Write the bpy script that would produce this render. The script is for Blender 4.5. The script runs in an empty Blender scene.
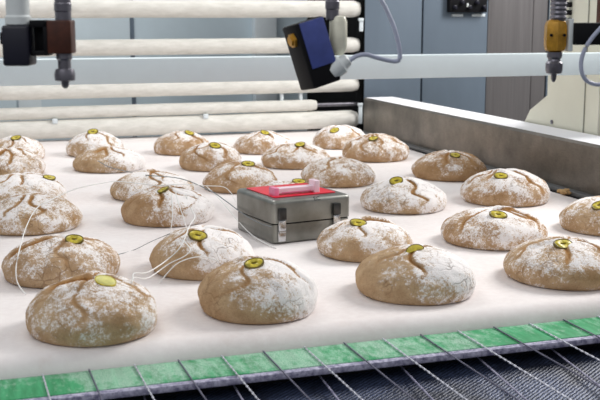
import bpy, bmesh, math, random
from mathutils import Vector, Matrix, noise as mn

SC = bpy.context.scene
C = SC.collection
PI = math.pi

# ------------------------------------------------------------------ camera
ZB = 0.9                       # height of the proving belt
PITCH = math.atan(190/1065.0)
YAW = math.atan(365/math.hypot(1065.0, 190.0))
cam = bpy.data.cameras.new('camera'); co = bpy.data.objects.new('camera', cam); C.objects.link(co)
co.location = (0, 0, ZB+0.606)
co.rotation_euler = (PI/2-PITCH, 0, -YAW)
cam.sensor_fit = 'HORIZONTAL'; cam.sensor_width = 36; cam.lens = 1065*36/600.0
cam.clip_start = 0.05; cam.clip_end = 60
cam.dof.use_dof = True; cam.dof.focus_distance = 2.75; cam.dof.aperture_fstop = 9.0
SC.camera = co

# ------------------------------------------------------------------ world, light, exposure
W = bpy.data.worlds.new('world'); SC.world = W; W.use_nodes = True
nt = W.node_tree; nt.nodes.clear()
wo = nt.nodes.new('ShaderNodeOutputWorld'); bg = nt.nodes.new('ShaderNodeBackground')
tc = nt.nodes.new('ShaderNodeTexCoord'); sx = nt.nodes.new('ShaderNodeSeparateXYZ')
rp = nt.nodes.new('ShaderNodeValToRGB')
nt.links.new(tc.outputs['Generated'], sx.inputs[0])
mr = nt.nodes.new('ShaderNodeMapRange'); mr.inputs[1].default_value = -1; mr.inputs[2].default_value = 1
nt.links.new(sx.outputs[2], mr.inputs[0]); nt.links.new(mr.outputs[0], rp.inputs[0])
rp.color_ramp.elements[0].position = 0.40; rp.color_ramp.elements[0].color = (0.10, 0.10, 0.11, 1)
rp.color_ramp.elements[1].position = 0.85; rp.color_ramp.elements[1].color = (0.97, 0.98, 1.0, 1)
e = rp.color_ramp.elements.new(0.52); e.color = (0.50, 0.52, 0.57, 1)
nt.links.new(rp.outputs[0], bg.inputs[0]); bg.inputs[1].default_value = 0.46
nt.links.new(bg.outputs[0], wo.inputs[0])

def area(name, loc, target, size, energy, col):
    l = bpy.data.lights.new(name, 'AREA'); l.shape = 'RECTANGLE'; l.size = size[0]; l.size_y = size[1]
    l.energy = energy; l.color = col
    o = bpy.data.objects.new(name, l); C.objects.link(o); o.location = loc
    o.rotation_euler = (Vector(target)-Vector(loc)).to_track_quat('-Z', 'Y').to_euler()
    return o
area('window_light', (3.9, 3.2, 3.3), (1.1, 3.0, 0.9), (1.5, 1.5), 132, (1.0, 0.98, 0.95))
area('rear_hall_light', (0.3, 5.0, 4.2), (0.8, 4.6, 0.9), (3.0, 1.5), 44, (1.0, 0.99, 0.97))
area('front_hall_light', (-1.2, 0.2, 3.6), (1.0, 3.5, 0.9), (2.5, 2.5), 24, (0.97, 0.98, 1.0))

SC.view_settings.view_transform = 'Standard'
SC.view_settings.look = 'None'
SC.view_settings.exposure = 0.08
SC.view_settings.gamma = 1.0
SC.view_settings.use_curve_mapping = False

# ------------------------------------------------------------------ material helpers
def s2l(c):
    return tuple(((v/255.0)/12.92 if v/255.0 <= 0.04045 else ((v/255.0+0.055)/1.055)**2.4) for v in c)

class NT:
    def __init__(s, name):
        s.m = bpy.data.materials.new(name); s.m.use_nodes = True
        s.t = s.m.node_tree; s.b = s.t.nodes['Principled BSDF']
        s.tc = s.n('ShaderNodeTexCoord')
    def n(s, kind, **kw):
        x = s.t.nodes.new(kind)
        for k, v in kw.items(): setattr(x, k, v)
        return x
    def link(s, a, b): s.t.links.new(a, b)
    def noise(s, scale, detail=3, rough=.55, stretch=None, coord='Object', w=None):
        x = s.n('ShaderNodeTexNoise')
        src = s.tc.outputs[coord]
        if stretch:
            mp = s.n('ShaderNodeMapping'); mp.inputs['Scale'].default_value = stretch
            s.link(src, mp.inputs[0]); src = mp.outputs[0]
        s.link(src, x.inputs['Vector'])
        x.inputs['Scale'].default_value = scale; x.inputs['Detail'].default_value = detail
        x.inputs['Roughness'].default_value = rough
        return x.outputs[0]
    def ramp(s, fac, p0, p1, c0=(0, 0, 0), c1=(1, 1, 1)):
        r = s.n('ShaderNodeValToRGB')
        r.color_ramp.elements[0].position = p0; r.color_ramp.elements[0].color = (*c0, 1)
        r.color_ramp.elements[1].position = p1; r.color_ramp.elements[1].color = (*c1, 1)
        s.link(fac, r.inputs[0]); return r.outputs[0]
    def mix(s, fac, a, b, mode='MIX'):
        x = s.n('ShaderNodeMix', data_type='RGBA', blend_type=mode)
        for sock, v in ((x.inputs[0], fac), (x.inputs[6], a), (x.inputs[7], b)):
            if hasattr(v, 'links'): s.link(v, sock)
            elif isinstance(v, (int, float)): sock.default_value = v
            else: sock.default_value = (*v, 1)
        return x.outputs[2]
    def math(s, op, a, b=0, clamp=False):
        x = s.n('ShaderNodeMath', operation=op); x.use_clamp = clamp
        for sock, v in ((x.inputs[0], a), (x.inputs[1], b)):
            if hasattr(v, 'links'): s.link(v, sock)
            else: sock.default_value = v
        return x.outputs[0]
    def bump(s, h, strength=.3, dist=.002):
        x = s.n('ShaderNodeBump'); x.inputs['Strength'].default_value = strength
        x.inputs['Distance'].default_value = dist; s.link(h, x.inputs['Height'])
        s.link(x.outputs[0], s.b.inputs['Normal'])
    def set(s, col=None, rough=None, metal=None, spec=None, coat=None):
        for key, v in (('Base Color', col), ('Roughness', rough), ('Metallic', metal), ('Specular IOR Level', spec), ('Coat Weight', coat)):
            if v is None: continue
            if hasattr(v, 'links'): s.link(v, s.b.inputs[key])
            elif isinstance(v, (int, float)): s.b.inputs[key].default_value = v
            else: s.b.inputs[key].default_value = (*v, 1)
        return s.m

def plain(name, rgb, rough=.5, metal=0, var=.12, scale=30, spec=.5, stretch=None, bump=0):
    t = NT(name); c = s2l(rgb)
    nz = t.noise(scale, 4, .6, stretch)
    col = t.mix(t.ramp(nz, .3, .7), tuple(v*(1-var) for v in c), tuple(min(1, v*(1+var)) for v in c))
    if bump: t.bump(nz, bump, .002)
    return t.set(col, rough, metal, spec)

M = {}
# belt: white flour-dusted canvas
t = NT('belt_canvas')
n1 = t.noise(3.0, 4); n2 = t.noise(60, 5, .7); n3 = t.noise(900, 2)
c = t.mix(t.ramp(n1, .35, .68), s2l((228, 220, 218)), s2l((240, 235, 234)))
c = t.mix(t.math('MULTIPLY', t.ramp(n2, .42, .70), .35), c, s2l((250, 247, 245)))
c = t.mix(t.math('MULTIPLY', t.ramp(t.noise(7, 5, .65), .60, .76), .22), c, s2l((198, 172, 155)))
t.bump(n3, .25, .001); M['belt'] = t.set(c, .95, 0, .1)
# dark brushed steel of the guard rail, flour settled on its level top
t = NT('rail_steel')
n1 = t.noise(6, 5, .65, (1, 1, 1)); n2 = t.noise(40, 4, .6, (1, 1, 6)); n3 = t.noise(160, 3)
c = t.mix(t.ramp(n1, .3, .72), s2l((92, 88, 83)), s2l((140, 133, 124)))
c = t.mix(t.math('MULTIPLY', t.ramp(n2, .5, .75), .3), c, s2l((70, 64, 58)))
ge = t.n('ShaderNodeNewGeometry'); sp = t.n('ShaderNodeSeparateXYZ'); t.link(ge.outputs['Normal'], sp.inputs[0])
ge2 = t.n('ShaderNodeSeparateXYZ'); t.link(t.tc.outputs['Object'], ge2.inputs[0])
fl = t.math('MULTIPLY', t.ramp(sp.outputs[2], .75, .95), t.ramp(n3, .02, .25))
c = t.mix(fl, c, s2l((238, 238, 242)))
spk = t.math('MULTIPLY', t.ramp(t.noise(220, 2, .7), .66, .74), t.ramp(t.noise(9, 3), .42, .62))
c = t.mix(t.math('MULTIPLY', spk, .5), c, s2l((214, 208, 202)))
M['rail'] = t.set(c, t.math('ADD', .36, t.math('MULTIPLY', fl, .5)), t.math('SUBTRACT', .75, t.math('MULTIPLY', fl, .75)), .4)
# box steel
t = NT('case_steel')
n1 = t.noise(9, 4, .6); n2 = t.noise(120, 3, .6, (8, 1, 1))
c = t.mix(t.ramp(n1, .3, .7), s2l((120, 120, 114)), s2l((160, 161, 156)))
c = t.mix(t.math('MULTIPLY', n2, .3), c, s2l((120, 119, 113)))
t.bump(n2, .08, .001); M['case'] = t.set(c, .36, .85, .5)
M['chrome'] = plain('bright_steel', (205, 206, 208), .22, 1, .06)
M['latch_dark'] = plain('dark_latch_steel', (70, 70, 70), .3, .8, .2)
M['dull_steel'] = plain('dull_threaded_steel', (126, 124, 132), .38, .8, .2, 60)
M['panel_blue'] = plain('blue_grey_steel_sheet', (110, 123, 137), .5, .15, .07, 5, .3, (1, 1, .3))
M['panel_warm'] = plain('brushed_grey_steel_sheet', (114, 111, 112), .45, .25, .14, 7, .4, (8, 8, .25))
M['wall_pale'] = plain('pale_blue_wall_sheet', (208, 224, 233), .6, 0, .05, 4)
M['wall_left'] = plain('pale_grey_wall_sheet', (200, 214, 222), .6, 0, .05, 4)
M['wall_white'] = plain('white_post_paint', (222, 231, 236), .5, 0, .04, 10)
M['beam'] = plain('beam_white_paint', (224, 236, 240), .45, 0, .03, 8)
M['cream'] = plain('cream_machine_paint', (226, 224, 206), .45, 0, .03, 6)
M['cream_line'] = plain('seam_grey', (150, 150, 138), .6)
M['black'] = plain('black_plastic', (15, 15, 19), .6, 0, .2, 30, .2)
M['navy'] = plain('navy_plastic', (16, 17, 36), .45, 0, .2)
M['blue'] = plain('blue_plastic', (68, 82, 152), .45, 0, .15, 40)
M['darkgap'] = plain('black_machine_side', (14, 14, 15), .8, 0, .2, 20, .1)
M['brass'] = plain('brass', (196, 146, 50), .4, .35, .25, 60)
M['oxide'] = plain('brown_oxidised_brass', (74, 36, 22), .5, .2, .35, 50)
M['pale_brass'] = plain('pale_brass', (236, 234, 214), .35, .1, .15, 40)
M['white_plastic'] = plain('white_plastic', (222, 228, 228), .4, 0, .04)
M['cable'] = plain('grey_cable', (178, 184, 206), .45, 0, .08)
M['wire'] = plain('white_sheathed_wire', (242, 242, 240), .5, 0, .03)
M['wire_dark'] = plain('grey_sheathed_wire', (128, 134, 136), .5, 0, .1)
M['floor'] = plain('concrete_floor', (120, 118, 114), .8, 0, .15, 3)
M['frame'] = plain('frame_steel', (110, 112, 114), .45, .5, .12, 12)
# rollers: floury cream sleeve
t = NT('roller_sleeve')
n1 = t.noise(14, 4, .6, (1, 4, 4)); n2 = t.noise(160, 4, .7)
c = t.mix(t.ramp(n1, .3, .7), s2l((212, 210, 203)), s2l((234, 232, 226)))
c = t.mix(t.math('MULTIPLY', t.ramp(n2, .6, .72), .4), c, s2l((180, 166, 146)))
t.bump(n2, .2, .001); M['sleeve'] = t.set(c, .85, 0, .15)
# green guide strip with dragged flour
t = NT('green_strip')
n1 = t.noise(46, 7, .8, (1, .5, 1)); n2 = t.noise(420, 3, .7); n3 = t.noise(5, 3)
c = t.mix(t.ramp(t.noise(70, 3, .6, (1, .12, 1)), .3, .7), s2l((30, 128, 76)), s2l((66, 166, 112)))
f = t.math('MULTIPLY', t.ramp(t.math('ADD', n1, t.math('MULTIPLY', t.math('SUBTRACT', n3, .5), .8)), .42, .62), t.ramp(n2, .34, .56))
c = t.mix(t.math('MULTIPLY', f, .62), c, s2l((206, 228, 216)))
M['green'] = t.set(c, .6, 0, .3)
t = NT('lip_dusted')
c = t.mix(t.ramp(t.noise(90, 5, .75), .38, .62), s2l((112, 110, 138)), s2l((194, 192, 212)))
M['lip'] = t.set(c, .7, 0, .3)
# navy mesh belt: fine diagonal weave
t = NT('navy_mesh')
mp = t.n('ShaderNodeMapping'); mp.inputs['Rotation'].default_value = (0, 0, math.radians(-32)); t.link(t.tc.outputs['Object'], mp.inputs[0])
wv = t.n('ShaderNodeTexWave', wave_type='BANDS', bands_direction='Y'); t.link(mp.outputs[0], wv.inputs[0])
wv.inputs['Scale'].default_value = 46; wv.inputs['Distortion'].default_value = 3; wv.inputs['Detail'].default_value = 3; wv.inputs['Detail Scale'].default_value = 2.2
c = t.mix(wv.outputs['Fac'], s2l((32, 37, 54)), s2l((74, 86, 118)))
c = t.mix(t.math('MULTIPLY', t.ramp(t.noise(9, 4, .7), .42, .62), .8), c, s2l((22, 24, 36)))
t.bump(wv.outputs['Fac'], .5, .002); M['mesh'] = t.set(c, .45, .25, .5)
M['cord_silver'] = plain('silver_braid', (206, 208, 220), .35, .5, .1, 200)
M['cord_dark'] = plain('dark_cord', (96, 96, 116), .5, .2, .25, 120)
M['red'] = plain('red_label', (224, 22, 52), .35, 0, .06, 20)
M['pink'] = plain('pale_pink_plastic', (248, 224, 236), .22, 0, .06, 40)
M['magenta'] = plain('magenta_plastic', (236, 140, 178), .3, 0, .1, 40)
M['ink'] = plain('black_ink', (40, 40, 42), .6)
M['olive'] = plain('olive_flesh', (200, 182, 54), .35, 0, .36, 110)
M['olive_pale'] = plain('pale_olive_flesh', (218, 214, 128), .4, 0, .15, 90)
M['olive_skin'] = plain('olive_skin', (112, 96, 30), .4, 0, .3, 90)
M['crumb'] = plain('dough_scrap', (196, 160, 112), .9, 0, .25, 60)
# bread dough
t = NT('rye_dough')
oi = t.n('ShaderNodeObjectInfo')
def n4(scale, detail, rough):
    x = t.n('ShaderNodeTexNoise', noise_dimensions='4D'); t.link(t.tc.outputs['Object'], x.inputs['Vector'])
    t.link(t.math('MULTIPLY', oi.outputs['Random'], 40), x.inputs['W'])
    x.inputs['Scale'].default_value = scale; x.inputs['Detail'].default_value = detail; x.inputs['Roughness'].default_value = rough
    return x.outputs[0]
af = t.n('ShaderNodeAttribute', attribute_name='flour'); ac = t.n('ShaderNodeAttribute', attribute_name='crust')
nf = n4(70, 7, .75); nm = n4(24, 4, .6); ng = n4(420, 3, .65); nk = n4(170, 4, .7)
dough = t.mix(t.ramp(nm, .3, .7), s2l((174, 144, 110)), s2l((208, 182, 149)))
dough = t.mix(t.math('MULTIPLY', t.ramp(ng, .48, .70), .5), dough, s2l((126, 92, 60)))
dough = t.mix(1.0, dough, oi.outputs['Color'], 'MULTIPLY')
crust = t.mix(t.ramp(nf, .35, .62), s2l((104, 64, 30)), s2l((178, 130, 74)))
dough = t.mix(ac.outputs['Fac'], dough, crust)
thr = t.math('ADD', t.math('MULTIPLY', t.math('SUBTRACT', nf, .5), 2.0), t.math('MULTIPLY', t.math('SUBTRACT', nm, .5), .9))
thr = t.math('ADD', thr, t.math('MULTIPLY', t.math('SUBTRACT', ng, .5), 1.7))
thr = t.math('ADD', thr, t.math('MULTIPLY', t.math('SUBTRACT', nk, .5), 1.7))
mk = t.math('ADD', t.math('MULTIPLY', t.math('SUBTRACT', t.math('ADD', af.outputs['Fac'], thr), .5), 2.3), .5, True)
# fine shrink cracks in the skin
vo = t.n('ShaderNodeTexVoronoi', feature='DISTANCE_TO_EDGE'); vo.inputs['Scale'].default_value = 26
wa = t.n('ShaderNodeVectorMath', operation='ADD'); wn = t.n('ShaderNodeTexNoise'); wn.inputs['Scale'].default_value = 22; t.link(t.tc.outputs['Object'], wn.inputs['Vector'])
wm = t.n('ShaderNodeVectorMath', operation='SCALE'); wm.inputs['Scale'].default_value = .06; t.link(wn.outputs['Color'], wm.inputs[0])
t.link(t.tc.outputs['Object'], wa.inputs[0]); t.link(wm.outputs[0], wa.inputs[1]); t.link(wa.outputs[0], vo.inputs['Vector'])
ck = t.math('MULTIPLY', t.ramp(vo.outputs['Distance'], .012, .05, (1, 1, 1), (0, 0, 0)), t.ramp(n4(13, 3, .6), .50, .62))
c = t.mix(t.math('MULTIPLY', mk, .97), dough, s2l((250, 246, 245)))
c = t.mix(t.math('MULTIPLY', ck, .4), c, s2l((112, 76, 44)))
hh = t.math('SUBTRACT', t.math('ADD', t.math('MULTIPLY', nf, .8), t.math('MULTIPLY', ng, .6)), t.math('MULTIPLY', ck, .6))
t.bump(hh, .6, .005)
M['dough'] = t.set(c, .92, 0, .12)

# ------------------------------------------------------------------ mesh helpers
def nb(): return bmesh.new()

def add_box(bm, x0, x1, y0, y1, z0, z1, bev=0, mat=None, seg=2):
    r = bmesh.ops.create_cube(bm, size=1)
    vs = r['verts']
    for v in vs:
        v.co = Vector((x0+(v.co.x+.5)*(x1-x0), y0+(v.co.y+.5)*(y1-y0), z0+(v.co.z+.5)*(z1-z0)))
    if bev:
        es = list({e for v in vs for e in v.link_edges})
        q = bmesh.ops.bevel(bm, geom=es, offset=bev, segments=seg, profile=.5, affect='EDGES')
        vs = list({v for f in q['faces'] for v in f.verts} | {v for v in vs if v.is_valid})
    if mat: bmesh.ops.transform(bm, matrix=mat, verts=vs)
    return vs

def add_lathe(bm, prof, seg=24, center=(0, 0), axis='Z', mat=None, hexa=None):
    """prof: list of (radius, height). axis 'X' turns the height along X."""
    rings = []
    for r, h in prof:
        ring = []
        for k in range(seg):
            a = 2*PI*k/seg + (PI/seg)
            x, y = r*math.cos(a), r*math.sin(a)
            p = Vector((center[0]+x, center[1]+y, h)) if axis == 'Z' else Vector((h, center[0]+x, center[1]+y))
            if mat: p = mat @ p
            ring.append(bm.verts.new(p))
        rings.append(ring)
    for a, b in zip(rings, rings[1:]):
        for k in range(seg):
            j = (k+1) % seg
            bm.faces.new((a[k], a[j], b[j], b[k]))
    bm.faces.new(list(reversed(rings[0]))); bm.faces.new(rings[-1])

def add_prism(bm, poly, axis, a0, a1):
    """extrude a polygon; axis 'X': poly is (y,z)"""
    def P(q, a): return Vector((a, q[0], q[1])) if axis == 'X' else (Vector((q[0], a, q[1])) if axis == 'Y' else Vector((q[0], q[1], a)))
    A = [bm.verts.new(P(q, a0)) for q in poly]; B = [bm.verts.new(P(q, a1)) for q in poly]
    bm.faces.new(A); bm.faces.new(list(reversed(B)))
    n = len(poly)
    for k in range(n): bm.faces.new((A[k], B[k], B[(k+1) % n], A[(k+1) % n]))

def smooth_path(pts, sub=6):
    pts = [Vector(p) for p in pts]; out = []
    for i in range(len(pts)-1):
        p0 = pts[max(i-1, 0)]; p1 = pts[i]; p2 = pts[i+1]; p3 = pts[min(i+2, len(pts)-1)]
        for k in range(sub):
            u = k/sub
            out.append(.5*((2*p1)+(-p0+p2)*u+(2*p0-5*p1+4*p2-p3)*u*u+(-p0+3*p1-3*p2+p3)*u**3))
    out.append(pts[-1]); return out

def add_tube(bm, pts, r, seg=8, twist=None):
    rings = []; n = len(pts)
    for i, p in enumerate(pts):
        d = (pts[min(i+1, n-1)]-pts[max(i-1, 0)]).normalized()
        ref = Vector((0, 0, 1)) if abs(d.z) < .9 else Vector((1, 0, 0))
        u = d.cross(ref).normalized(); v = u.cross(d)
        ring = []
        for k in range(seg):
            a = 2*PI*k/seg
            rr = r
            if twist: rr = r*(1+.32*math.cos(2*(a-twist*i)))
            ring.append(bm.verts.new(p+u*rr*math.cos(a)+v*rr*math.sin(a)))
        rings.append(ring)
    for a, b in zip(rings, rings[1:]):
        for k in range(seg):
            bm.faces.new((a[k], a[(k+1) % seg], b[(k+1) % seg], b[k]))
    bm.faces.new(list(reversed(rings[0]))); bm.faces.new(rings[-1])

def obj(name, bm, mat, parent=None, smooth=30):
    bmesh.ops.recalc_face_normals(bm, faces=bm.faces)
    me = bpy.data.meshes.new(name); bm.to_mesh(me); bm.free()
    if smooth:
        for p in me.polygons: p.use_smooth = True
        me.set_sharp_from_angle(angle=math.radians(smooth))
    o = bpy.data.objects.new(name, me); C.objects.link(o)
    me.materials.append(M[mat] if isinstance(mat, str) else mat)
    if parent: o.parent = parent
    return o

def tag(o, label, cat, group=None):
    o['label'] = label; o['category'] = cat
    if group: o['group'] = group
    return o

def thing(name, label, cat, loc=(0, 0, 0), rz=0, group=None):
    o = bpy.data.objects.new(name, None); C.objects.link(o); o.empty_display_size = .05
    o.location = loc; o.rotation_euler = (0, 0, rz)
    return tag(o, label, cat, group)

def box_obj(name, b, mat, parent=None, bev=0.002):
    bm = nb(); add_box(bm, *b, bev=bev); return obj(name, bm, mat, parent)

def struct(name, o):
    o['kind'] = 'structure'; return o

# ------------------------------------------------------------------ the setting
struct('floor', box_obj('floor', (-4, 6, -2.5, 6.2, -.1, 0), 'floor', bev=0))
struct('wall_back', box_obj('wall_back', (-4, 6, 6.0, 6.2, 0, 2.6), 'wall_pale', bev=0))
struct('trim_1', box_obj('trim_1', (-4, 1.015, 5.95, 6.0, 0, 2.6), 'wall_left', bev=.002))
struct('trim_2', box_obj('trim_2', (1.016, 1.045, 5.985, 6.0, 0, 2.6), 'panel_blue', bev=.002))
struct('trim_3', box_obj('trim_3', (1.73, 1.86, 5.93, 6.0, 0, 2.6), 'wall_white', bev=.003))
struct('trim_4', box_obj('trim_4', (.40, .52, 5.94, 5.952, 0, 2.6), 'wall_white', bev=.002))

# ------------------------------------------------------------------ proving conveyor
cv = thing('conveyor', 'wide white canvas belt conveyor with a steel guard rail, carrying the loaves', 'conveyor', (0.7, 3.4, 0))
def loc_box(name, b, mat, parent, bev=.002):
    lx, ly, lz = parent.location
    return box_obj(name, (b[0]-lx, b[1]-lx, b[2]-ly, b[3]-ly, b[4]-lz, b[5]-lz), mat, parent, bev)
bm = nb()
prof = [(5.12-3.4, ZB-.11)]
prof += [(5.12-3.4+.02, ZB-.06), (5.12-3.4, ZB)]
for k in range(0, 25): prof.append((1.93-3.4 + (5.12-1.93)*(1-(k+1)/26), ZB))
for k in range(0, 15):
    a = PI*k/14
    prof.append((1.90-3.4-.045*math.sin(a), ZB-.045+.045*math.cos(a)))
nx = 60; X0, X1 = -1.3-.7, 1.946-.7
cols = []
for i in range(nx+1):
    x = X0+(X1-X0)*i/nx; row = []
    for (y, z) in prof:
        dz = 0
        if z > ZB-.02: dz = .0018*mn.noise(Vector((x*4, y*4, 3)))
        row.append(bm.verts.new((x, y, z+dz)))
    cols.append(row)
for a, b in zip(cols, cols[1:]):
    for k in range(len(prof)): bm.faces.new((a[k], b[k], b[(k+1) % len(prof)], a[(k+1) % len(prof)]))
bm.faces.new(cols[0]); bm.faces.new(list(reversed(cols[-1])))
obj('belt', bm, 'belt', cv, 40)
bm = nb()
add_prism(bm, [(1.999, .79), (1.999, 1.068), (2.008, 1.077), (2.155, 1.077), (2.155, .79)], 'Y', 1.875, 4.93)
for v in bm.verts: v.co -= Vector((.7, 3.4, 0))
rail = obj('guard_rail', bm, 'rail', cv)
rail['label'] = 'dark brushed steel guard rail with floury top'
loc_box('edge_gasket', (1.9475, 1.962, 1.9, 4.92, .82, .903), 'black', cv, .001)
loc_box('edge_strip', (1.9635, 1.9985, 1.88, 4.92, .88, .914), 'frame', cv, .004)
bm = nb()
add_box(bm, -1.42-.7, -1.302-.7, 1.875-3.4, 4.985-3.4, .80, 1.077, .006)
obj('guard_rail', bm, 'rail', cv)
loc_box('bed', (-1.30, 1.974, 2.0, 5.05, .68, .788), 'frame', cv)
for x in (-1.25, 1.9):
    for y in (2.1, 4.8):
        loc_box('leg', (x-.04, x+.04, y-.04, y+.04, 0, .68), 'frame', cv)

# ------------------------------------------------------------------ transfer conveyor in front
tv = thing('transfer_conveyor', 'green-edged dark wire mesh conveyor crossed by thin cords, in front of the white belt', 'conveyor', (0.7, 1.5, 0))
loc_box('green_strip', (-1.3, 2.6, 1.748, 1.8535, .858, .869), 'green', tv, .0012)['label'] = 'green guide strip streaked with flour'
loc_box('lip', (-1.3, 2.6, 1.730, 1.7475, .856, .8685), 'lip', tv, .003)
bm = nb()
add_prism(bm, [(1.775-1.5, .835), (.95-1.5, .73), (.95-1.5, .70), (1.775-1.5, .805)], 'X', -1.3-.7, 2.6-.7)
obj('mesh_belt', bm, 'mesh', tv, 0)
loc_box('crossbar', (-1.3, 2.6, 1.775, 1.80, .79, .857), 'black', tv)
for k in range(-4, 28):
    x = .144+.0815*k
    bm = nb()
    silver = (k % 2 == 0)
    ya, yb = 1.852, 1.0
    if silver:
        n = 300
        pts = [Vector((x-.7, ya+(yb-ya)*i/n-1.5, .8715)) for i in range(n+1)]
        add_tube(bm, pts, .0015, 8, twist=.5)
    else:
        pts = [Vector((x-.7, ya+(yb-ya)*i/12-1.5, .8712)) for i in range(13)]
        add_tube(bm, pts, .0015, 8)
    c_ = obj('cord', bm, 'cord_silver' if silver else 'cord_dark', tv, 60)
    c_['label'] = 'bright twisted silver cord' if silver else 'thin dark cord'
for k in range(-4, 28, 2):
    x = .144+.0815*k
    bm = nb(); add_tube(bm, [Vector((x-.7, 1.772-1.5, .8445)), Vector((x-.7, 1.50-1.5, .812)), Vector((x-.7, 1.0-1.5, .752))], .0018, 8)
    obj('support_rod', bm, 'lip', tv, 60)
loc_box('end_bar', (-1.3, 2.6, .955, .995, .74, .88), 'frame', tv)
for x in (-1.2, 2.5):
    for y in (1.0, 1.76):
        loc_box('leg', (x-.03, x+.03, y-.03, y+.03, 0, .70), 'frame', tv)

# ------------------------------------------------------------------ rollers
fr = thing('bearing_stand', 'steel upright with white end brackets holding the stacked rollers, beside dark cabinet side', 'stand', (1.98, 5.24, 0))
for k, (x0, x1) in enumerate(((2.0325, 2.0365), (-1.52, -1.49))):
    box_obj('upright', (x0-1.98, x1-1.98, 5.045-5.24, 5.125-5.24, 0, 1.7), 'darkgap' if k == 0 else 'frame', fr, .0005)
ROLL = [(1.511, .042, 'topmost of the five stacked rollers, high behind the spray valves'),
        (1.332, .038, 'second roller from the top, just above the white crossbeam'),
        (1.131, .035, 'third roller from the top, just below the white crossbeam'),
        (1.0325, .029, 'thin fourth roller down, second above the back of the belt'),
        (.9555, .0445, 'lowest and thickest, just over the back end of the belt')]
for i, (z, r, lab) in enumerate(ROLL):
    rt_ = thing('roller', 'long floury cream roller, '+lab if i < 4 else 'long floury '+lab, 'roller', (.3, 5.085, z), 0, 'stacked rollers behind the belt')
    xr = [2.028, 2.026, 2.024, 1.80, 2.02][i]
    bm = nb(); prof = []
    n = 120
    for k in range(n+1):
        x = -1.4+(xr+1.4)*k/n
        rr = r*(1+.05*mn.noise(Vector((x*2.6, z*9, 0)))+.03*mn.noise(Vector((x*9, z*9, 4))))
        if k in (0, n): rr *= .82
        prof.append((rr, x-.3))
    add_lathe(bm, prof, 28, (0, 0), 'X')
    obj('sleeve', bm, 'sleeve', rt_, 50)
    bm = nb(); add_lathe(bm, [(.010, xr-.3-.002), (.010, 2.032-.3)], 12, (0, 0), 'X')
    obj('axle', bm, 'dull_steel', rt_)
    bm = nb(); add_lathe(bm, [(.010, -1.487-.3), (.010, -1.402-.3)], 12, (0, 0), 'X'); obj('axle', bm, 'dull_steel', rt_)
for z0, z1 in ((1.40, 1.46), (.935, 1.035)):
    bm = nb(); add_box(bm, 2.012-1.98, 2.0322-1.98, 5.028-5.24, 5.036-5.24, z0, z1, .002)
    add_box(bm, 2.006-1.98, 2.0322-1.98, 5.022-5.24, 5.036-5.24, z1-.008, z1+.006, .002)
    obj('end_bracket', bm, 'wall_white', fr)
for x, za, zb in ((.50, .985, 1.008), (1.22, .985, 1.008)):
    box_obj('spacer', (x-1.98-.012, x-1.98+.012, 5.045-5.24, 5.06-5.24, za, zb), 'wall_white', fr)
for x in (1.62, 1.72):
    box_obj('spacer', (x-1.98-.008, x-1.98+.008, 5.08-5.24, 5.10-5.24, 1.058, 1.10), 'wall_white', fr)

# ------------------------------------------------------------------ steel cabinet behind the rail
cb = thing('steel_cabinet', 'tall blue-grey sheet steel machine cabinet with flush doors, behind the guard rail', 'cabinet', (2.04, 5.03, 0))
box_obj('body', (0.002, 1.9, .02, .88, 0, 2.4), 'darkgap', cb)
box_obj('side_panel', (-.002, .0015, .006, .88, 0, 2.4), 'darkgap', cb, 0)['label'] = 'black open machine side'
edges = [0, .322, .692, .961, 1.055, 1.9]
mats = ['panel_blue', 'panel_blue', 'panel_warm', 'panel_warm', 'panel_blue']
for k in range(5):
    g = .008 if k in (0, 3) else .0012
    d = box_obj('door', (edges[k]+.002, edges[k+1]-g, 0, .019, .02, 2.38), mats[k], cb, .0015)
jb = box_obj('connector_block', (.452, .668, -.035, -.0005, 1.494, 1.60), 'black', cb, .004)
for k in range(5):
    bm = nb(); add_lathe(bm, [(.011, 0), (.011, .012), (.007, .014), (.007, .02)], 10, (0, 0), 'Z', Matrix.Translation((.48+k*.042, -.035, 1.52+(.025 if k % 2 else 0))) @ Matrix.Rotation(PI/2, 4, 'X'))
    obj('plug', bm, 'navy', jb)
box_obj('indicator', (.548, .558, -.040, -.0352, 1.52, 1.54), 'white_plastic', jb, .001)
for x0, x1 in ((.483, .546), (.598, .674)):
    box_obj('tag', (x0, x1, -.004, -.0005, 1.472, 1.486), 'wall_white', cb, .0005)['label'] = 'small pale blank tag'

# ------------------------------------------------------------------ cream machine housing and crossbeam
hs = thing('machine_housing', 'cream painted machine housing with chamfered corner, standing behind the guard rail at right', 'machine', (2.4, 3.4, 0))
bm = nb()
add_prism(bm, [(3.17, 0), (3.17, 2.2), (3.52, 2.2), (3.503, 1.19), (3.623, 1.125), (3.66, 1.075), (3.66, 0)], 'X', 2.163, 2.70)
for v in bm.verts: v.co -= Vector((2.4, 3.4, 0))
bmesh.ops.recalc_face_normals(bm, faces=bm.faces)
obj('housing_body', bm, 'cream', hs)
box_obj('seam', (2.160-2.4, 2.1628-2.4, 3.252-3.4, 3.256-3.4, .9, 2.19), 'cream_line', hs, 0)
bm = nb(); add_lathe(bm, [(.008, 0), (.008, .004), (.004, .006)], 6, (0, 0), 'Z', Matrix.Translation((2.163-2.4, 3.462-3.4, 1.094)) @ Matrix.Rotation(-PI/2, 4, 'Y'))
obj('bolt', bm, 'dull_steel', hs)
for k in range(4): box_obj('hinge', (2.150-2.4, 2.1628-2.4, 3.36-3.4, 3.385-3.4, 1.46+k*.028, 1.478+k*.028), 'black', hs)
bm = nb()
add_box(bm, 2.1605-2.4, 2.1628-2.4, 3.185-3.4, 3.205-3.4, 1.40, 2.0, 0)
obj('conduit_strip', bm, 'oxide', hs)

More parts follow.
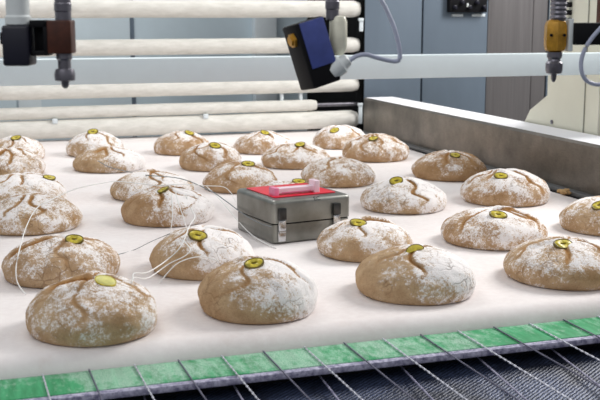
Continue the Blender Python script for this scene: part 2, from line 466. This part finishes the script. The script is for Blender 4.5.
bmx = thing('crossbeam', 'long white painted rectangular crossbeam spanning above the belt in front of the rollers', 'beam', (.6, 3.12, 0))
bm = nb()
vs = add_box(bm, -1.62-.6, 2.4-.6, -.035, .045, -.036, .036, .003)
bmesh.ops.transform(bm, matrix=Matrix.Translation((0, 0, 1.332)) @ Matrix.Rotation(math.radians(.15), 4, 'Y'), verts=vs)
obj('beam_tube', bm, 'beam', bmx)
box_obj('post', (-2.32, -2.222, -.04, .05, 0, 1.38), 'beam', bmx)
# ------------------------------------------------------------------ loaves
CAMXY = Vector((math.sin(YAW), math.cos(YAW), 0))          # away from the camera
RGT = Vector((math.cos(YAW), -math.sin(YAW), 0))

def loaf(key, X, Y, r, h, olive, fl, side, tone, creases, label, seed, slit=None, tilt=.35):
    """fl: overall flour; side: extra flour towards the right; creases: count of folds; slit: (angle deg, length) open brown crack"""
    rng = random.Random(seed)
    sv = Vector((seed*7.3, seed*3.1, seed*1.7))
    nseg, nr = 112, 46
    zeq = .25*h
    cr = [(2*PI*(k+rng.uniform(-.35, .35))/max(creases, 1), rng.uniform(.45, .95), rng.uniform(.5, 1.2), rng.uniform(0, 99)) for k in range(creases)]
    squash = 1+rng.uniform(-.03, .03); peak = rng.uniform(.14, .30)
    def surf(ph, th):
        """ph 0 top .. 1 equator .. 1.35 base"""
        a = ph*PI/2
        if ph <= 1:
            sr = math.sin(a)**.96; z = zeq+(h-zeq)*(math.cos(a)**1.0*(1-peak)+peak*(1-ph)**1.5)
        else:
            u = (ph-1)/.35
            sr = 1-.06*u*u-.03*u; z = zeq*(1-math.sin(u*PI/2)**1.1)
        d = Vector((math.cos(th)*sr, math.sin(th)*sr, 0))
        q = Vector((d.x, d.y, z/r))
        lump = .050*mn.noise(q*1.6+sv)+.028*mn.noise(q*3.7+sv*2)+.016*mn.noise(q*8+sv)-.016*max(0, .35-abs(mn.noise(q*4.5+sv*4))*2.2)*(1 if ph < .9 else .3)
        crust = 0.0; g = 0.0
        if ph < 1:
            lim = min(1, ph*6)
            for (a0, ln, dp, so) in cr:
                aa = a0+.55*mn.noise(Vector((ph*3+so, so, 0)))
                dd = (th-aa+PI) % (2*PI)-PI
                wd = dd*max(sr, .02)
                if ph < ln+.15:
                    fade = max(0, min(1, (ln+.1-ph)/.25))*lim
                    gg = math.exp(-(wd/.035)**2)*fade*dp
                    g -= .034*gg
                    g += .020*dp*fade*math.exp(-((wd-.10)/.09)**2)
                    crust = max(crust, gg*.95)
            # pinched crown where the folds meet
            g += -.05*math.exp(-(sr/.12)**2)*(1 if creases > 2 else .2)
            if slit:
                sa, sl, swid = slit
                w = math.radians(sa); ux = d.x*math.cos(w)+d.y*math.sin(w); uy = -d.x*math.sin(w)+d.y*math.cos(w)
                uy += .06*mn.noise(Vector((ux*5, seed, 0)))
                on = 1/(1+math.exp(-(ux+.02)*40))*1/(1+math.exp((ux-sl)*25))
                gg = math.exp(-(uy/swid)**2)*on
                g -= .07*gg; crust = max(crust, min(1, gg*1.3))
                g += .045*on*math.exp(-((uy-swid*1.7)/(swid*.8))**2)
        k = 1.015+lump*(1 if ph <= 1 else max(0, 1-(ph-1)/.35)*.8+.2)
        zz = z*(1+(lump*.7+g*1.4 if ph <= 1 else 0))
        p = Vector((d.x*r*k*squash*(1+g*.6), d.y*r*k/squash*(1+g*.6), zz))
        # flour cover
        low = mn.noise(q*2.3+sv*3); mid = mn.noise(q*5+sv*1.3)
        dn = fl+.05+side*(d.dot(RGT))+.50*(z/h-.55)+.42*low+.30*mid-1.5*crust
        dn += -.25*max(0, -d.dot(CAMXY)-.35)*(1.2-z/h)      # lower front pressed bare by the peel
        crust2 = crust+max(0, -.10+.9*mn.noise(q*2.6+sv*5)) * (.7 if creases > 4 else .35)*(1 if ph < .95 else .3)
        return p, dn, min(1, crust2)
    bm = nb()
    lf = bm.verts.layers.float.new('flour'); lc = bm.verts.layers.float.new('crust')
    p, a, b = surf(0, 0)
    top = bm.verts.new(p); top[lf] = a; top[lc] = b
    rings = []
    for i in range(1, nr+1):
        ph = 1.35*i/nr; ring = []
        for j in range(nseg):
            p, a, b = surf(ph, 2*PI*j/nseg)
            v = bm.verts.new(p); v[lf] = a; v[lc] = b; ring.append(v)
        rings.append(ring)
    for v in rings[-1]: v.co.z = 0
    for j in range(nseg): bm.faces.new((top, rings[0][j], rings[0][(j+1) % nseg]))
    for A, B in zip(rings, rings[1:]):
        for j in range(nseg): bm.faces.new((A[j], B[j], B[(j+1) % nseg], A[(j+1) % nseg]))
    bm.faces.new(list(reversed(rings[-1])))
    o = obj('bread_loaf', bm, 'dough', None, 0)
    for f in o.data.polygons: f.use_smooth = True
    o.location = (X, Y, ZB+.0015)
    o.color = (*tone, 1)
    tag(o, label, 'bread', 'dough loaves set out on the white belt')
    if olive:
        dx, dy = olive
        th = math.atan2(dy, dx); rad = math.hypot(dx, dy)
        best = min(((abs(math.hypot(surf(k/60, th)[0].x, surf(k/60, th)[0].y)-rad), k/60) for k in range(1, 58)))
        ph = best[1]
        p0 = surf(ph, th)[0]; pa = surf(ph+.03, th)[0]; pb = surf(max(ph-.03, .005), th)[0]; pc = surf(ph, th+.12)[0]; pd = surf(ph, th-.12)[0]
        nrm = (pa-pb).cross(pc-pd).normalized()
        if nrm.z < 0: nrm = -nrm
        nrm = (nrm*(1-tilt)+Vector((-math.sin(YAW)*.9, -math.cos(YAW)*.9, .45))*tilt).normalized()
        zq = nrm; xq = (RGT-zq*RGT.dot(zq)).normalized(); yq = zq.cross(xq)
        spin = Matrix.Rotation(rng.uniform(-.4, .4), 4, 'Z')
        R4 = Matrix((xq, yq, zq)).transposed().to_4x4()
        Mx = Matrix.Translation(p0+nrm*(.0015+tilt*.006)) @ R4 @ spin
        sc = rng.uniform(.88, 1.08)
        def ring_mesh(ro, ri, hz0, hz1, ex=1.0, n=28, cup=.0, iex=.6):
            b2 = nb(); L = []
            for (rr, zz, kx) in ((ri, hz0, iex), (ri, hz1-.0006, iex), (ri+.0012, hz1, iex), (ro-.0015, hz1, 1), (ro, hz1-.0014, 1), (ro, hz0, 1)):
                L.append([b2.verts.new(Mx @ Vector((sc*rr*math.cos(2*PI*k/n), sc*ex*rr*kx*math.sin(2*PI*k/n)*(1 if kx == 1 else 1), zz+cup*math.cos(2*PI*k/n)**2))) for k in range(n)])
            for q in range(6):
                A, B = L[q], L[(q+1) % 6]
                for k in range(n): b2.faces.new((A[k], A[(k+1) % n], B[(k+1) % n], B[k]))
            return b2
        if key in ('C6', 'A6'):
            b2 = nb(); n = 24; span = PI if key == 'C6' else 2*PI
            def pz(r_, k, z): return Mx @ Vector((r_*math.cos(span*k/n), .80*r_*math.sin(span*k/n)-(.004 if key == 'C6' else 0), z))
            rows = [[b2.verts.new(pz(r_, k, z)) for k in range(n+(1 if key == 'C6' else 0))] for r_, z in ((.019, -.003), (.019, .0015), (.0175, .0025))]
            b2.faces.new(rows[0]); b2.faces.new(rows[-1])
            m_ = len(rows[0])
            for A, B in zip(rows, rows[1:]):
                for k in range(m_): b2.faces.new((A[k], A[(k+1) % m_], B[(k+1) % m_], B[k]))
            s_ = obj('olive_slice', b2, 'olive_pale' if key == 'A6' else 'olive', o, 50)
            b3 = nb(); Q = []
            for r_, z in ((.0192, -.0032), (.0208, -.0032), (.0208, .002), (.0192, .002)): Q.append([b3.verts.new(pz(r_, k, z)) for k in range(m_)])
            closed = key == 'A6'
            for q in range(4):
                A, B = Q[q], Q[(q+1) % 4]
                for k in range(m_ if closed else m_-1): b3.faces.new((A[k], A[(k+1) % m_], B[(k+1) % m_], B[k]))
            if not closed:
                b3.faces.new([q[0] for q in Q]); b3.faces.new([q[-1] for q in Q])
            obj('skin', b3, 'olive_skin' if key == 'C6' else 'olive', s_, 50)
            return o
        s_ = obj('olive_slice', ring_mesh(.0195, .0075, -.003, .0022, .66, cup=.002, iex=.55), 'olive', o, 50)
        obj('skin', ring_mesh(.0222, .0191, -.0035, .0028, .68, cup=.002, iex=1), 'olive_skin', s_, 50)
        b3 = nb(); add_lathe(b3, [(.0075*sc, -.003), (.0075*sc, .0004)], 16, mat=Mx); obj('stone_hollow', b3, 'olive_skin', s_)
    return o

T0 = (1, .98, .95); TD = (.86, .76, .66); TP = (.98, .96, .96); TR = (.97, .90, .84)
LOAVES = [
 # key, X, Y, r, h, olive, flour, side, tone, creases, slit, tilt, label
 ('A1', .287, 4.519, .115, .094, (-.003, -.050), .45, .2, T0, 6, None, .3, 'farthest loaf at the left edge of the belt, with a dark-rimmed olive slice on top'),
 ('A2', .237, 4.080, .122, .100, None, .45, .15, T0, 7, (250, .6, .10), .3, 'cracked loaf cut by the left edge, directly in front of the farthest left loaf'),
 ('A3', .227, 3.400, .136, .102, (.080, -.030), .60, .1, T0, 5, None, .3, 'very floury loaf at left edge, mostly hidden behind another, olive slice at its top right'),
 ('A4', .225, 3.050, .138, .094, None, .48, -.05, T0, 5, (200, .7, .09), .3, 'loaf without olive and with a white wire across it, third from front at left'),
 ('A5', .244, 2.452, .133, .096, (.026, -.043), .42, .05, TP, 4, (205, .85, .11), .55, 'loaf with a wide brown crack left of its olive, second from the front at left'),
 ('A6', .256, 2.010, .129, .104, (.022, -.039), .40, .12, T0, 4, (190, .62, .20), .25, 'nearest loaf at the left front, reddish brown patch beside a pale olive slice'),
 ('B1', .613, 4.545, .121, .100, (-.012, -.037), .62, .2, T0, 6, None, .7, 'farthest loaf of second column from left, thin curled olive slice standing on top'),
 ('B2', .606, 4.107, .135, .086, None, .52, .66, T0, 5, (240, .5, .10), .3, 'loaf without olive, brown crack and snowy right side, in front of curled-olive loaf'),
 ('B3', .645, 3.443, .136, .084, None, .55, .30, T0, 6, (60, .5, .10), .3, 'floury loaf without olive partly hidden behind the loaf the wires are draped over'),
 ('B4', .613, 3.029, .129, .100, (-.017, -.039), .50, .72, TR, 7, None, .2, 'loaf with several white wires hanging down its front and white powdered right side'),
 ('B5', .571, 2.411, .127, .102, (-.026, -.052), .52, .62, T0, 4, None, .45, 'loaf with tilted olive slice and crossed white wires, front left of the metal case'),
 ('B6', .597, 2.038, .124, .108, (-.019, -.035), .38, .85, T0, 3, None, .35, 'nearest loaf at front centre-left, smooth brown left half and snow-white right half'),
 ('C1', .978, 4.486, .119, .094, (.021, -.042), .42, .1, TR, 5, None, .3, 'farthest loaf of the middle column, close in front of the lowest roller'),
 ('C2', .988, 4.011, .123, .100, (.002, -.057), .45, .25, TR, 6, None, .5, 'small loaf with big olive slice facing the viewer, second from back in middle column'),
 ('C3', .964, 3.495, .122, .092, (.016, -.036), .36, .15, TR, 6, None, .3, 'pinkish brown loaf just behind the left corner of the metal case'),
 ('C4', .975, 3.030, .122, .094, (.046, .005), .42, .1, T0, 4, None, .5, 'loaf hidden behind the metal case, only its olive peeking over the red label'),
 ('C5', .999, 2.442, .120, .088, (-.031, -.026), .46, .12, T0, 4, (20, .6, .08), .2, 'loaf right in front of the right side of the metal case, fold at its right'),
 ('C6', .963, 2.063, .131, .100, (-.016, -.024), .42, .70, T0, 4, None, .7, 'nearest loaf at front centre-right, bare tan left side and upright half olive slice'),
 ('D1', 1.320, 4.409, .124, .090, (-.006, -.044), .55, .2, TR, 5, None, .3, 'farthest loaf of the fourth column, pale and floury, left of the small back-right loaf'),
 ('D2', 1.322, 3.962, .133, .090, (.000, -.043), .50, .1, TR, 6, None, .3, 'wide pale speckled loaf with olive, second from the back in the fourth column'),
 ('D3', 1.330, 3.513, .132, .088, None, .42, .05, TR, 3, (160, .8, .07), .3, 'ridged brown loaf without olive, above the right corner of the metal case'),
 ('D4', 1.349, 2.988, .132, .096, (-.041, -.031), .74, .30, T0, 4, None, .75, 'very white floury loaf with an upright bright yellow olive slice, right of the metal case'),
 ('D5', 1.380, 2.470, .139, .088, (-.023, -.058), .56, .05, TR, 5, (-15, .75, .08), .3, 'evenly speckled loaf with a crack right of its olive, second from front in fourth column'),
 ('D6', 1.342, 2.068, .138, .090, (-.032, -.033), .42, .12, T0, 5, (175, .7, .08), .25, 'nearest loaf at the right front corner, cut off by the picture edge'),
 ('E1', 1.693, 4.454, .121, .098, (-.046, -.057), .58, .1, TR, 5, None, .3, 'farthest right loaf, at the far end of the guard rail'),
 ('E2', 1.692, 4.042, .133, .102, (-.033, -.064), .40, .12, TR, 8, (200, .6, .09), .3, 'radially cracked loaf beside the guard rail, second from the back on the right'),
 ('E3', 1.765, 3.509, .135, .098, (-.011, -.065), .24, -.02, TD, 5, None, .3, 'darkest brown loaf with little flour, next to the guard rail'),
 ('E4', 1.712, 2.999, .140, .102, (-.050, -.056), .55, .05, TR, 5, (170, .4, .10), .35, 'patchy white and brown loaf by the guard rail, just in front of the darkest loaf'),
 ('E5', 1.754, 2.509, .127, .090, (-.061, -.048), .38, .15, T0, 4, None, .4, 'loaf cut by the right picture edge, beside the near part of the guard rail'),
]
for i, (k, X, Y, r, h, ol, fl, side, tone, crs, slit, tilt, lab) in enumerate(LOAVES):
    if slit: slit = (slit[0]-math.degrees(YAW), slit[1], slit[2])
    loaf(k, X, Y, r, h, ol, fl, side, tone, crs, lab, i+3, slit, tilt)

# dough scraps by the rail
for i, (x, y, s, lab) in enumerate(((1.956, 3.02, .017, 'crumbly dough scrap at the foot of the guard rail, larger one'), (1.955, 3.058, .009, 'small dough crumb at the foot of the guard rail, just behind the larger scrap'))):
    bm = nb(); bmesh.ops.create_icosphere(bm, subdivisions=3, radius=s)
    for v in bm.verts:
        v.co *= 1+.5*mn.noise(v.co*90+Vector((i*5, 0, 0))); v.co.z = max(v.co.z*.7, -s*.35)
    o = obj('dough_scrap', bm, 'crumb'); o.location = (x-.006, y, ZB+s*.35+.005); tag(o, lab, 'dough scrap', 'dough scraps beside the rail')

# ------------------------------------------------------------------ metal case
cs = thing('metal_case', 'small stainless steel latched case with a red label on its lid, among the loaves', 'case', (.901, 2.738, ZB+.0015), math.radians(9.5))
hw, hd = .118, .118
def rbox(name, x0, x1, y0, y1, z0, z1, rv, rt_, mat, parent):
    """box with rounded upright corners rv and rounded top rt_"""
    bm = nb(); vs = add_box(bm, x0, x1, y0, y1, z0, z1)
    bm.edges.ensure_lookup_table()
    up = [e for e in bm.edges if abs(e.verts[0].co.z-e.verts[1].co.z) > 1e-6]
    bmesh.ops.bevel(bm, geom=up, offset=rv, segments=6, profile=.5, affect='EDGES')
    if rt_:
        tz = [e for e in bm.edges if (all(abs(v.co.z-(z1 if rt_ > 0 else z0)) < 1e-6 for v in e.verts))]
        bmesh.ops.bevel(bm, geom=tz, offset=abs(rt_), segments=5, profile=.5, affect='EDGES')
    return obj(name, bm, mat, parent, 40)
rbox('case_base', -hw+.002, hw-.002, -hd+.002, hd-.002, 0, .050, .014, -.005, 'case', cs)
rbox('seam_gasket', -hw+.004, hw-.004, -hd+.004, hd-.004, .0503, .0537, .012, 0, 'black', cs)
rbox('lid', -hw, hw, -hd, hd, .054, .115, .015, .011, 'case', cs)
rbox('label_plate', -.094, .094, -.078, .098, .1153, .1172, .006, 0, 'red', cs)['label'] = 'bright red label plate'
bm = nb()
hd_ = rbox('handle_bar', -.078, .046, -.054, -.030, .122, .136, .004, .003, 'pink', cs)
hd_['label'] = 'pale pink glossy bar handle'
rbox('handle_foot', -.084, -.070, -.060, -.024, .1174, .138, .003, .002, 'magenta', hd_)
rbox('handle_foot', .038, .054, -.060, -.024, .1174, .150, .003, .002, 'pink', hd_)
rbox('handle_inset', -.06, .03, -.0548, -.0542, .1215, .1245, .0002, 0, 'magenta', hd_)
for x in (-.094, .070):
    lt = thing('latch', '', ''); 
    del lt['label']; del lt['category']
    lt.parent = cs; lt.location = (x, -hd, 0)
    bm = nb(); add_box(bm, -.0115, .0115, -.0105, -.0005, .064, .096, .003)
    obj('latch_cover', bm, 'latch_dark', lt)
    bm = nb(); add_box(bm, -.0105, .0105, -.0085, -.0005, .034, .0635, .002)
    obj('latch_lever', bm, 'chrome', lt)
    bm = nb(); add_box(bm, -.0105, .0105, -.0055, .0015, .006, .033, .0015); add_lathe(bm, [(.004, -.0095), (.004, .0095)], 10, (0, 0), 'X', Matrix.Translation((0, -.006, .034)))
    obj('latch_catch', bm, 'chrome', lt)
# small stamped letters on the lid edge
def text_mesh(name, body, size, mat, parent, loc, rot, ext=.0003):
    cu = bpy.data.curves.new(name, 'FONT'); cu.body = body; cu.size = size; cu.extrude = ext; cu.align_x = 'CENTER'
    o = bpy.data.objects.new(name, cu); C.objects.link(o)
    dg = bpy.context.evaluated_depsgraph_get(); me = bpy.data.meshes.new_from_object(o.evaluated_get(dg))
    C.objects.unlink(o); bpy.data.objects.remove(o)
    o = bpy.data.objects.new(name, me); C.objects.link(o); me.materials.clear(); me.materials.append(M[mat])
    o.parent = parent; o.location = loc; o.rotation_euler = rot
    return o
text_mesh('stamped_letters', 'EC', .017, 'ink', cs, (.014, -hd-.0006, .1078), (math.radians(45), 0, 0))

# ------------------------------------------------------------------ thin wires
def wire(label, pts, mat='wire', r=.0011, group='thin sensor wires trailed over the loaves'):
    bm = nb(); add_tube(bm, smooth_path(pts, 6), r*1.3, 6)
    o = obj('sensor_wire', bm, mat, None, 80); tag(o, label, 'wire', group); return o
L_ = .004
wire('longest white wire, looping over the left loaves from front loaf to metal case',
     [(.151, 2.30, .9015), (.136, 2.318, .925), (.136, 2.335, .957), (.152, 2.40, .990), (.195, 2.80, .955), (.230, 2.915, .977), (.270, 2.955, .990), (.360, 3.15, .985), (.448, 3.28, .977), (.512, 3.32, .975),
      (.560, 3.12, .995), (.584, 3.02, 1.005), (.656, 3.03, 1.003), (.755, 3.15, .975), (.825, 3.20, .960), (.842, 3.17, .945), (.838, 3.10, .93)])
wire('grey wire running along the seam of the metal case and up to the wired loaves',
     [(.54, 3.93, .957), (.567, 3.85, .945), (.60, 3.70, .95), (.62, 3.40, .978), (.70, 3.25, .985), (.745, 3.05, .977), (.755, 2.90, .97), (.766, 2.755, .958), (.783, 2.66, .950), (.800, 2.607, .949)], 'wire_dark')
wire('white wire slanting down past the left side of the metal case to the belt',
     [(.80, 3.32, .945), (.79, 3.10, .938), (.772, 2.84, .925), (.772, 2.70, .912), (.790, 2.595, .9025), (.800, 2.56, .9013)])
wire('short white wire hanging down the wired loaf, leftmost of its strands', [(.61, 2.955, .992), (.601, 2.906, .969), (.597, 2.885, .938), (.588, 2.87, .9015)])
wire('short white wire hanging down the wired loaf, second strand', [(.622, 2.955, .992), (.620, 2.905, .968), (.628, 2.882, .930), (.632, 2.86, .9015)])
wire('long white wire from the wired loaf across the tilted-olive loaf to the nearest left loaf',
     [(.650, 2.955, .985), (.656, 2.90, .95), (.60, 2.62, .985), (.537, 2.405, 1.006), (.499, 2.325, .978), (.465, 2.318, .950), (.40, 2.20, .955), (.345, 2.05, .992), (.334, 2.00, .992)])
wire('white wire curling round the left side of the tilted-olive loaf',
     [(.507, 2.345, .988), (.516, 2.305, .974), (.501, 2.300, .960), (.470, 2.318, .941), (.41, 2.25, .93), (.35, 2.08, .976), (.330, 1.99, .990)])
wire('short white wire across the lower front of the tilted-olive loaf down to the belt',
     [(.575, 2.276, .949), (.547, 2.281, .958), (.519, 2.290, .958), (.487, 2.305, .944), (.462, 2.31, .92), (.443, 2.30, .9013)])
wire('thin grey wire lying on the belt left of the tilted-olive loaf', [(.37, 2.60, .9012), (.408, 2.625, .9012), (.45, 2.66, .9012), (.49, 2.62, .93), (.497, 2.44, .984)], 'wire_dark', .0007)

# ------------------------------------------------------------------ spray valves on a supply bar
YS = 1.72
bar = thing('supply_bar', 'steel supply pipe above the belt carrying the spray valves', 'pipe', (.6, YS, 0))
bm = nb(); add_lathe(bm, [(.02, -2.1), (.02, 2.3)], 20, (0, 1.78), 'X'); obj('pipe', bm, 'frame', bar)
for x in (-2.1, 2.3):
    box_obj('post', (x-.02, x+.02, -.02, .02, 0, 1.80), 'frame', bar)

class Sp:
    """local frame of one valve: pixels of the near view scaled to metres, x right, z up"""
    def __init__(s, name, label, X, Z, sc, x0, y0):
        s.e = thing(name, label, 'spray valve', (X, YS, Z), -YAW, 'spray valves hanging over the belt'); s.s = sc; s.x0 = x0; s.y0 = y0; s.Z = Z
    def x(s, px): return (px-s.x0)*s.s
    def z(s, py): return (s.y0-py)*s.s
    def top(s): return 1.762-s.Z
    def box(s, name, px0, px1, py0, py1, dep, mat, parent=None, bev=2, y=0):
        bm = nb(); add_box(bm, s.x(px0), s.x(px1), y-dep/2, y+dep/2, s.z(py1), s.z(py0), bev*s.s, seg=3); return obj(name, bm, mat, parent or s.e)
    def turn(s, name, px, prof, mat, parent=None, seg=20, y=0):
        bm = nb(); add_lathe(bm, [(r*s.s, s.z(py) if py is not None else s.top()) for r, py in prof], seg, (s.x(px), y)); return obj(name, bm, mat, parent or s.e)

# left valve
a = Sp('spray_valve', 'black coil spray valve with brown body, hanging at the left', .187, 1.467, .001567, 62, 35)
a.turn('feed_pipe', 63.5, [(8, 21), (8, 12), (8.6, 11), (8.6, 4), (8, 3), (8, None)], 'dull_steel')
a.box('valve_body', 49, 73, 20, 53, .036, 'oxide', bev=1.5)
a.turn('nozzle', 63, [(1.5, 88), (3.5, 86), (4, 81), (10, 80), (10.5, 74), (9, 68.5), (6.5, 68), (6.5, 60), (8, 58), (8, 53)], 'dull_steel', seg=12)
cl = a.box('coil', 5, 32, 25, 65, .05, 'navy', bev=3)
a.box('coil_clip', 1, 7, 32, 44, .02, 'black', cl, 1)
a.turn('plug_cap', 18.5, [(10, 26), (13, 24), (13, 17), (11.5, 15), (11.5, -4), (9, -8), (6, -9), (6, None)], 'white_plastic', cl)
bm = nb(); add_box(bm, a.x(32), a.x(49.5), -.016, .016, a.z(27), a.z(20), .001); add_box(bm, a.x(32), a.x(49.5), -.016, .016, a.z(55), a.z(50), .001)
add_box(bm, a.x(45), a.x(50), -.016, .016, a.z(52), a.z(22), .001); add_box(bm, a.x(33), a.x(46), .004, .016, a.z(52), a.z(22), .001)
obj('link_block', bm, 'black', a.e)
# centre valve
b = Sp('spray_valve', 'spray valve with a tilted blue and black coil and white plug, hanging at centre', .64, 1.464, .0017, 333, 35)
b.turn('feed_pipe', 332, [(6.5, 20), (6.5, 10), (7.2, 9), (7.2, 2), (6.5, 1), (6.5, None)], 'dull_steel')
b.turn('valve_body', 338, [(5, 55), (7, 52), (9, 47), (9, 22), (7, 17), (5, 16)], 'pale_brass', seg=20)
bm = nb()
tilt = Matrix.Translation((b.x(312), -.012, b.z(53))) @ Matrix.Rotation(math.radians(17), 4, 'Y') @ Matrix.Rotation(math.radians(24), 4, 'Z')
tilt = Matrix.Translation((b.x(312), -.012, b.z(53))) @ Matrix.Rotation(math.radians(-17), 4, 'Y') @ Matrix.Rotation(math.radians(26), 4, 'Z')
add_box(bm, -17*b.s, 15*b.s, -.028, .028, -33*b.s, 33*b.s, .004, tilt)
cl = obj('coil', bm, 'black', b.e)
bm = nb(); add_box(bm, -13*b.s, 14.3*b.s, -.0305, -.0283, -14*b.s, 32*b.s, .001, tilt); obj('coil_face', bm, 'blue', cl)['label'] = 'blue face of the coil'
bm = nb(); add_lathe(bm, [(.013, 0), (.013, .004), (.009, .005), (.009, .008)], 6, (0, 0), 'Z', tilt @ Matrix.Translation((-17*b.s, -.006, 18*b.s)) @ Matrix.Rotation(-PI/2, 4, 'Y')); obj('coil_nut', bm, 'brass', cl)
bm = nb(); plug = Matrix.Translation((b.x(339), -.018, b.z(65))) @ Matrix.Rotation(math.radians(52), 4, 'Y')
add_lathe(bm, [(.010, -.020), (.016, -.017), (.017, .004), (.013, .008), (.011, .018), (.007, .020)], 18, mat=plug); obj('plug', bm, 'white_plastic', b.e)
bm = nb()
add_tube(bm, smooth_path([(b.x(x), y, b.z(py)) for x, py, y in ((348, 61, -.018), (355, 56, -.018), (365, 54, -.015), (376, 57, -.01), (388, 60, -.005), (396, 61, 0), (400, 58, 0), (399, 46, 0), (394, 28, 0), (386, 10, 0), (379, -4, 0), (373, -30, 0), (370, -130, 0))], 8), 2.3*b.s, 10)
obj('cable', bm, 'cable', b.e)
# right valve
c = Sp('spray_valve', 'brass bodied spray valve with a looped grey cable, hanging at the right', 1.077, 1.461, .00183, 557, 36)
c.turn('feed_pipe', 557.5, [(7, 22)]+[(7.5+(.9 if k % 2 else 0), 21-k*2.2) for k in range(10)]+[(7.5, None)], 'dull_steel')
vb = c.turn('valve_body', 555.5, [(6, 53), (10, 51), (11.5, 46), (11.5, 27), (10, 23), (7, 21)], 'brass', seg=6)
for px in (549, 562):
    bm = nb(); add_lathe(bm, [(1.5*c.s, 0), (1.5*c.s, .004)], 10, mat=Matrix.Translation((c.x(px), -9.6*c.s, c.z(36))) @ Matrix.Rotation(PI/2, 4, 'X')); obj('port', bm, 'black', vb)
c.box('flange', 566.5, 571, 20, 52, .036, 'white_plastic', bev=.8)
c.turn('nozzle', 555.5, [(1, 83), (2.6, 80), (3, 75), (7.5, 74), (8.5, 71), (8.5, 64), (6.5, 62), (6, 60), (7.5, 58), (7.5, 53)], 'dull_steel', seg=12)
cl = c.box('coil', 571, 618, 24, 45.5, .05, 'black', bev=1.5)
bm = nb(); add_tube(bm, smooth_path([(c.x(x), y, c.z(py)) for x, py, y in ((646, -140, -.03), (636, -30, -.04), (620, 5, -.05), (602, 20, -.05), (590, 32, -.05), (580, 46, -.05), (575.5, 60, -.05), (577, 73, -.05), (584, 81, -.045), (596, 84, -.04), (610, 80, -.03), (622, 66, -.02), (626, 50, -.01), (622, 38, 0), (617, 35, 0))], 8), 2.1*c.s, 10)
obj('cable', bm, 'cable', c.e)
